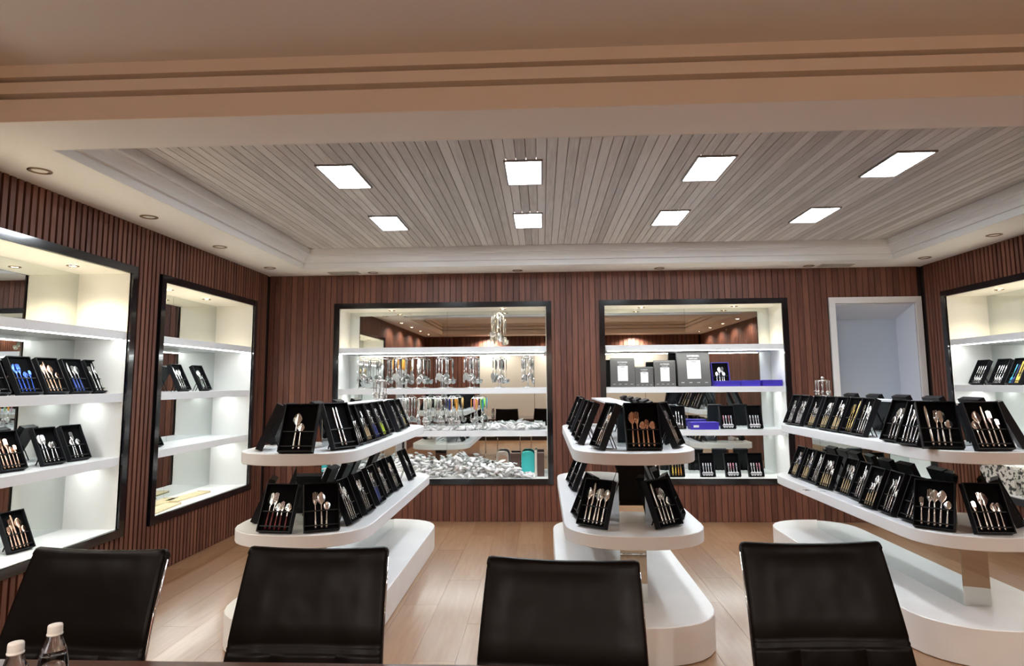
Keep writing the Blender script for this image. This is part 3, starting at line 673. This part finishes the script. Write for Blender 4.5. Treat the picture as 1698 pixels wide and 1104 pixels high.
package(.905, .27, .325, 'grey package with white window, second largest, at the shelf start', 3)
package(1.145, .20, .225, 'smallest grey package with white window', 3)
package(1.375, .235, .295, 'medium grey package between the smallest and the largest', 3)
package(1.70, .36, .40, 'largest grey package, reaching the light strip', 8)
def giftbox(x, y, z, sx, sy, h, label, lab=False, rz=0.):
    t = thing('gift_box', label, 'gift box', (x, y, z), rz, 'blue gift boxes')
    obj('base', boxmesh(sx-.004, sy-.004, h*.45, 'bluebox', .001), t); obj('lid', boxmesh(sx, sy, h*.57, 'bluebox', .002), t, (0, 0, h*.43))
    if lab: obj('paper_label', boxmesh(.06, .001, .024, 'label'), t, (-sx*.3, -sy/2-.0006, h*.3))
giftbox(2.05, YB+.13, s2, .26, .19, .062, 'flat blue gift box in front of the upright blue set', False, .04)
giftbox(2.30, YB+.14, s2, .21, .19, .064, 'flat blue gift box in the middle of the three', False, -.05)
giftbox(2.53, YB+.15, s2, .22, .20, .068, 'flat blue gift box against the niche side wall', False, .06)
giftbox(1.78, YB+.14, s3, .31, .17, .078, 'blue gift box with white sticker on the shelf below the packages', True)
cutbox(2.04, YB+.245, s2, 4, 'Ts Ss Fs Ts', 'upright open blue box of steel cutlery behind the flat blue boxes', w=.20, h=.27, lean=12, mt='bluebox', group='blue gift boxes')

# ------------------------------------------------------------------ heaps of wrapped packets, other niche goods
def heap(name, label, x0, x1, y0, y1, z, hmax, n, seed, prof):
    rr = random.Random(seed); mb = MB()
    for i in range(n):
        u = rr.random(); x = x0+(x1-x0)*u; y = rr.uniform(y0, y1); hh = prof(u)*hmax*(1-.5*abs((y-y0)/(y1-y0)*2-1))
        cz = z+.012+rr.random()*max(hh-.012, .0); L = rr.uniform(.05, .11); W = rr.uniform(.016, .034); T = Matrix.Translation((x, y, cz)) @ Matrix.Rotation(rr.uniform(0, 6.28), 4, 'Z') @ Matrix.Rotation(rr.uniform(-.7, .7), 4, 'Y') @ Matrix.Rotation(rr.uniform(-.6, .6), 4, 'X')
        lo = (T @ Vector((0, 0, -.004))).z
        secs = [[Vector((s*L, -W*k, rr.uniform(-.004, .004))), Vector((s*L, rr.uniform(-.3, .3)*W, .016*k)), Vector((s*L, W*k, rr.uniform(-.004, .004))), Vector((s*L, 0, -.007*k))] for s, k in ((-.5, .5), (-.15, 1.), (.2, .9), (.5, .45))]
        rg = [[(lambda q: (q.x, min(max(q.y, YB+.022), YB+.405), max(q.z, z+.001)))(T @ p) for p in s] for s in secs]
        mb.rings(rg, 0, True)
    o = build(name, mb, 'packets'); tag(o, label, 'packets'); o['kind'] = 'stuff'
heap('wrapped_packets', 'low scatter of white wrapped packets along the third shelf', -1.35, .03, YB+.05, YB+.36, s3, .085, 230, 3, lambda u: .35+.6*min(1, max(0, (u-.35)*3)))
heap('wrapped_packets', 'large heap of white wrapped packets on the utensil niche floor', -2.25, -.12, YB+.05, YB+.38, NZ0, .24, 620, 5, lambda u: (.45+.5*math.sin(min(1, u*1.05)*math.pi)**.7)*(1 if u < .93 else .5)+.1*math.sin(u*23))
def rounded_pack(x, label, m1, m2):
    t = thing('blister_pack', label, 'package', (x, YB+.24, NZ0), .05)
    def rr(w, h, r, y0, y1):
        o = [(-w/2, 0), (w/2, 0)]+[(w/2-r+r*math.cos(a), h-r+r*math.sin(a)) for a in [i*math.pi/2/6 for i in range(7)]]+[(-w/2+r-r*math.sin(a), h-r+r*math.cos(a)) for a in [i*math.pi/2/6 for i in range(7)]]
        return [[(px, y0, pz) for px, pz in o], [(px, y1, pz) for px, pz in o]]
    m = MB(); m.rings(rr(.145, .27, .045, 0, .05), 0, False); build('shell', m, m1, t)
    m = MB(); m.rings([[(px, py, pz+.03) for px, py, pz in s] for s in rr(.10, .20, .03, -.012, 0)], 0, False); build('blister', m, m2, t)
rounded_pack(-.465, 'silver rounded blister pack standing in the packet heap', 'clearpack', 'steel')
rounded_pack(-.175, 'turquoise rounded blister pack standing in the packet heap', 'turq', 'turq')
t = thing('carton_box', 'dark brown printed box between the silver and turquoise packs', 'box', (-.32, YB+.28, NZ0), -.03)
obj('body', boxmesh(.11, .06, .25, 'brownbox', .002), t); obj('print_mark', boxmesh(.05, .001, .015, 'pack_print'), t, (0, -.0306, .13), (0, .25, 0))
t = thing('carton_box', 'narrow dark box with cream edge at the niche corner', 'box', (-.03, YB+.22, NZ0), .0)
obj('body', boxmesh(.08, .07, .26, 'brownbox', .002), t); obj('cream_edge', boxmesh(.025, .06, .28, 'cream_h', .002), t, (-.055, 0, 0))
# bamboo boards on the floor of the far side niche
for i, (y, x, rz, ln, lab) in enumerate(((5.47, XL-.13, .1, .46, 'bamboo board lying closest to the dark frame'), (5.62, XL-.30, .04, .62, 'long bamboo board against the mirror'), (6.05, XL-.22, -.06, .52, 'bamboo board nearest the far niche side'))):
    t = thing('bamboo_board', lab, 'board', (x, y, NZ0), rz, 'bamboo boards')
    obj('board', boxmesh(.13, ln, .014, 'bamboo', .003), t); obj('edge_strip', boxmesh(.13, .012, .016, 'wood_h'), t, (0, ln/2+.007, 0))
# printed cartons low in the niche beyond the doorway
for i, (y, lab) in enumerate(((6.39, 'pale printed carton with dark pictures, seen under the upper tier'), (5.85, 'second pale printed carton, farther from the doorway'))):
    t = thing('printed_carton', lab, 'carton', (XR+.19, y, NZ0), 0, 'printed cartons')
    obj('body', boxmesh(.22, .46, .22, 'carton', .002), t); obj('lid', boxmesh(.224, .464, .03, 'carton', .002), t, (0, 0, .222))

# ------------------------------------------------------------------ table, bottles, chairs
t = thing('conference_table', 'dark wooden conference table whose far edge runs along the bottom', 'table', (0, 1.18, 0))
obj('table_top', boxmesh(4.4, 1.22, .045, 'table', .006), t, (0, 0, .715)); obj('apron', boxmesh(3.6, .7, .08, 'table', .002), t, (0, 0, .635))
for sx in (-1, 1): obj('panel_leg', boxmesh(.09, .62, .635, 'table', .004), t, (sx*1.86, 0, 0))
def bottle(x, y, h, lab):
    t = thing('water_bottle', lab, 'bottle', (x, y, .76), 0, 'water bottles'); k = h/.24
    prof = [(.001, .004), (.024, .0), (.031, .006), (.0315, .05), (.029, .06), (.0315, .07), (.0315, .11), (.030, .13), (.028, .16), (.0235, .185), (.0150, .210), (.0130, .216), (.0125, .222)]
    m = MB(); m.lathe([(r, z*k) for r, z in prof], 32, cap=False); build('body', m, 'pet', t)
    m = MB(); m.lathe([(.001, .006*k)]+[(r-.0015, z*k) for r, z in prof if .004 < z < .17]+[(.022, .172*k), (.001, .172*k)], 32, cap=False); build('water', m, 'water', t)
    m = MB(); n = 40
    rg = []
    for z, r in ((.217, .0150), (.220, .0155), (.2205, .0142), (.2235, .0140), (.2365, .0138), (.239, .0133), (.24, .009), (.24, .001)):
        rg.append([((r+(.0005 if j % 2 and .2215 <= z <= .237 else 0))*math.cos(2*math.pi*j/n), (r+(.0005 if j % 2 and .2215 <= z <= .237 else 0))*math.sin(2*math.pi*j/n), z*k) for j in range(n)])
    m.rings(rg, 0, True); build('cap', m, 'cap', t)
bottle(-1.06, 1.41, .229, 'taller-looking clear water bottle standing farther from the viewer')
bottle(-1.06, 1.305, .232, 'clear water bottle partly cut off at the picture corner')

def chair_parts():
    # local: origin on the floor below the top of the back; chair faces -y
    P = {}
    hw = .225
    zs_ = [.40, .50, .56, .62, .66, .69, .70, .7035, .712, .7155, .73, .78, .84, .90, .945, .965]
    def fy(z): return -.165+(z-.46)*.33-.016*math.sin((z-.46)/.5*math.pi)
    front = [(fy(z)-(-.005 if z in (.7035,) or z in (.7155,) else 0), z) for z in zs_]
    topy, tz = fy(.965), .965
    roll = [(topy+.018*(1-math.cos(a))+.004, tz+.02*math.sin(a)) for a in [math.pi*i/6 for i in range(1, 7)]]
    back = [(fy(z)+.042, z) for z in (.94, .90, .84, .76, .68, .60, .50, .40)]
    prof = front+roll+back
    xs = [-1, -.985, -.94, -.90, -.6, -.43, -.415, -.40, -.2, 0, .2, .40, .415, .43, .6, .90, .94, .985, 1]
    mb = MB(); rings = []
    for xx in xs:
        inset = .012 if abs(xx) == 1 else (.004 if abs(xx) > .97 else 0)
        rg = []
        nf = len(front)
        cyb = .02
        for i, (y, z) in enumerate(prof):
            yy = y
            if i < nf:
                if abs(abs(xx)-.94) < .001: yy += .004
                if abs(abs(xx)-.415) < .001 and z < .70: yy += .005
                yy += .010*(1-xx*xx)*(1 if z < .9 else .6)
                yy += inset
            elif i >= nf+len(roll): yy -= inset
            zz = z-(inset*.8 if z > .95 else 0)-.008*(1-(xx*xx))*(1 if z > .95 else 0)
            rg.append((xx*hw*(1.0+.22*max(0, .965-z)), yy, zz))
        rings.append(rg)
    mb.rings(rings, 0, True, True); P['backrest'] = mb.mesh('backrest', 'leather')
    m = MB(); rg = []
    for xx in (-1, -.97, -.9, -.5, 0, .5, .9, .97, 1):
        i = .018 if abs(xx) == 1 else (.005 if abs(xx) == .97 else 0)
        rg.append([(xx*.232, -.66+i, .445+i), (xx*.232, -.675+i, .46), (xx*.232, -.655+i, .49-i), (xx*.232, -.45, .487-i), (xx*.232, -.215, .478-i), (xx*.232, -.19-i, .465), (xx*.232, -.2-i, .43+i), (xx*.232, -.45, .425+i)])
    m.rings(rg, 0, True); P['seat'] = m.mesh('seat', 'leather')
    for s, nm in ((-1, 'side_frame'), (1, 'side_frame_b')):
        x = s*.238
        m = MB(); pts = [(s*.2235, fy(.96)+.026, .95), (s*.231, fy(.8)+.024, .80), (s*.239, fy(.6)+.024, .60), (s*.241, fy(.5)+.024, .50), (x, -.24, .45), (x, -.55, .45), (x, -.64, .43), (x, -.66, .38), (x, -.66, .10), (x, -.65, .04), (x, -.60, .014), (x, -.2, .012), (x, .0, .012)]
        m.tube(pts, [.005]*3+[.008]+[.0105]*9, 10); P[nm] = m.mesh('side_frame', 'chrome')
        m = MB(); m.tube([(x, -.24, .46), (x, -.25, .57), (x, -.27, .605), (x, -.36, .615), (x, -.52, .615), (x, -.56, .59), (x, -.57, .46)], .011, 8); P['arm'+nm] = m.mesh('armrest', 'chrome')
    m = MB(); m.tube([(-.238, .0, .012), (.238, .0, .012)], .0105, 8).tube([(-.238, -.55, .44), (.238, -.55, .44)], .009, 8).tube([(-.238, -.26, .44), (.238, -.26, .44)], .009, 8); P['cross'] = m.mesh('cross_bar', 'chrome')
    return P
CP = chair_parts()
for x, y, rz, lab in ((-1.425, 2.05, -.05, 'black leather chair beside the two water bottles'), (-.725, 2.08, .0, 'black leather chair in front of the utensil niche island'), (.05, 1.955, -.10, 'black leather chair in front of the middle island, lowest in view'), (.86, 2.17, .04, 'black leather chair in front of the doorway island')):
    t = thing('conference_chair', lab, 'chair', (x, y, 0), rz, 'chairs along the table')
    obj('backrest', CP['backrest'], t); obj('seat', CP['seat'], t); obj('side_frame', CP['side_frame'], t); obj('side_frame', CP['side_frame_b'], t)
    obj('armrest', CP['armside_frame'], t); obj('armrest', CP['armside_frame_b'], t); obj('cross_bar', CP['cross'], t)
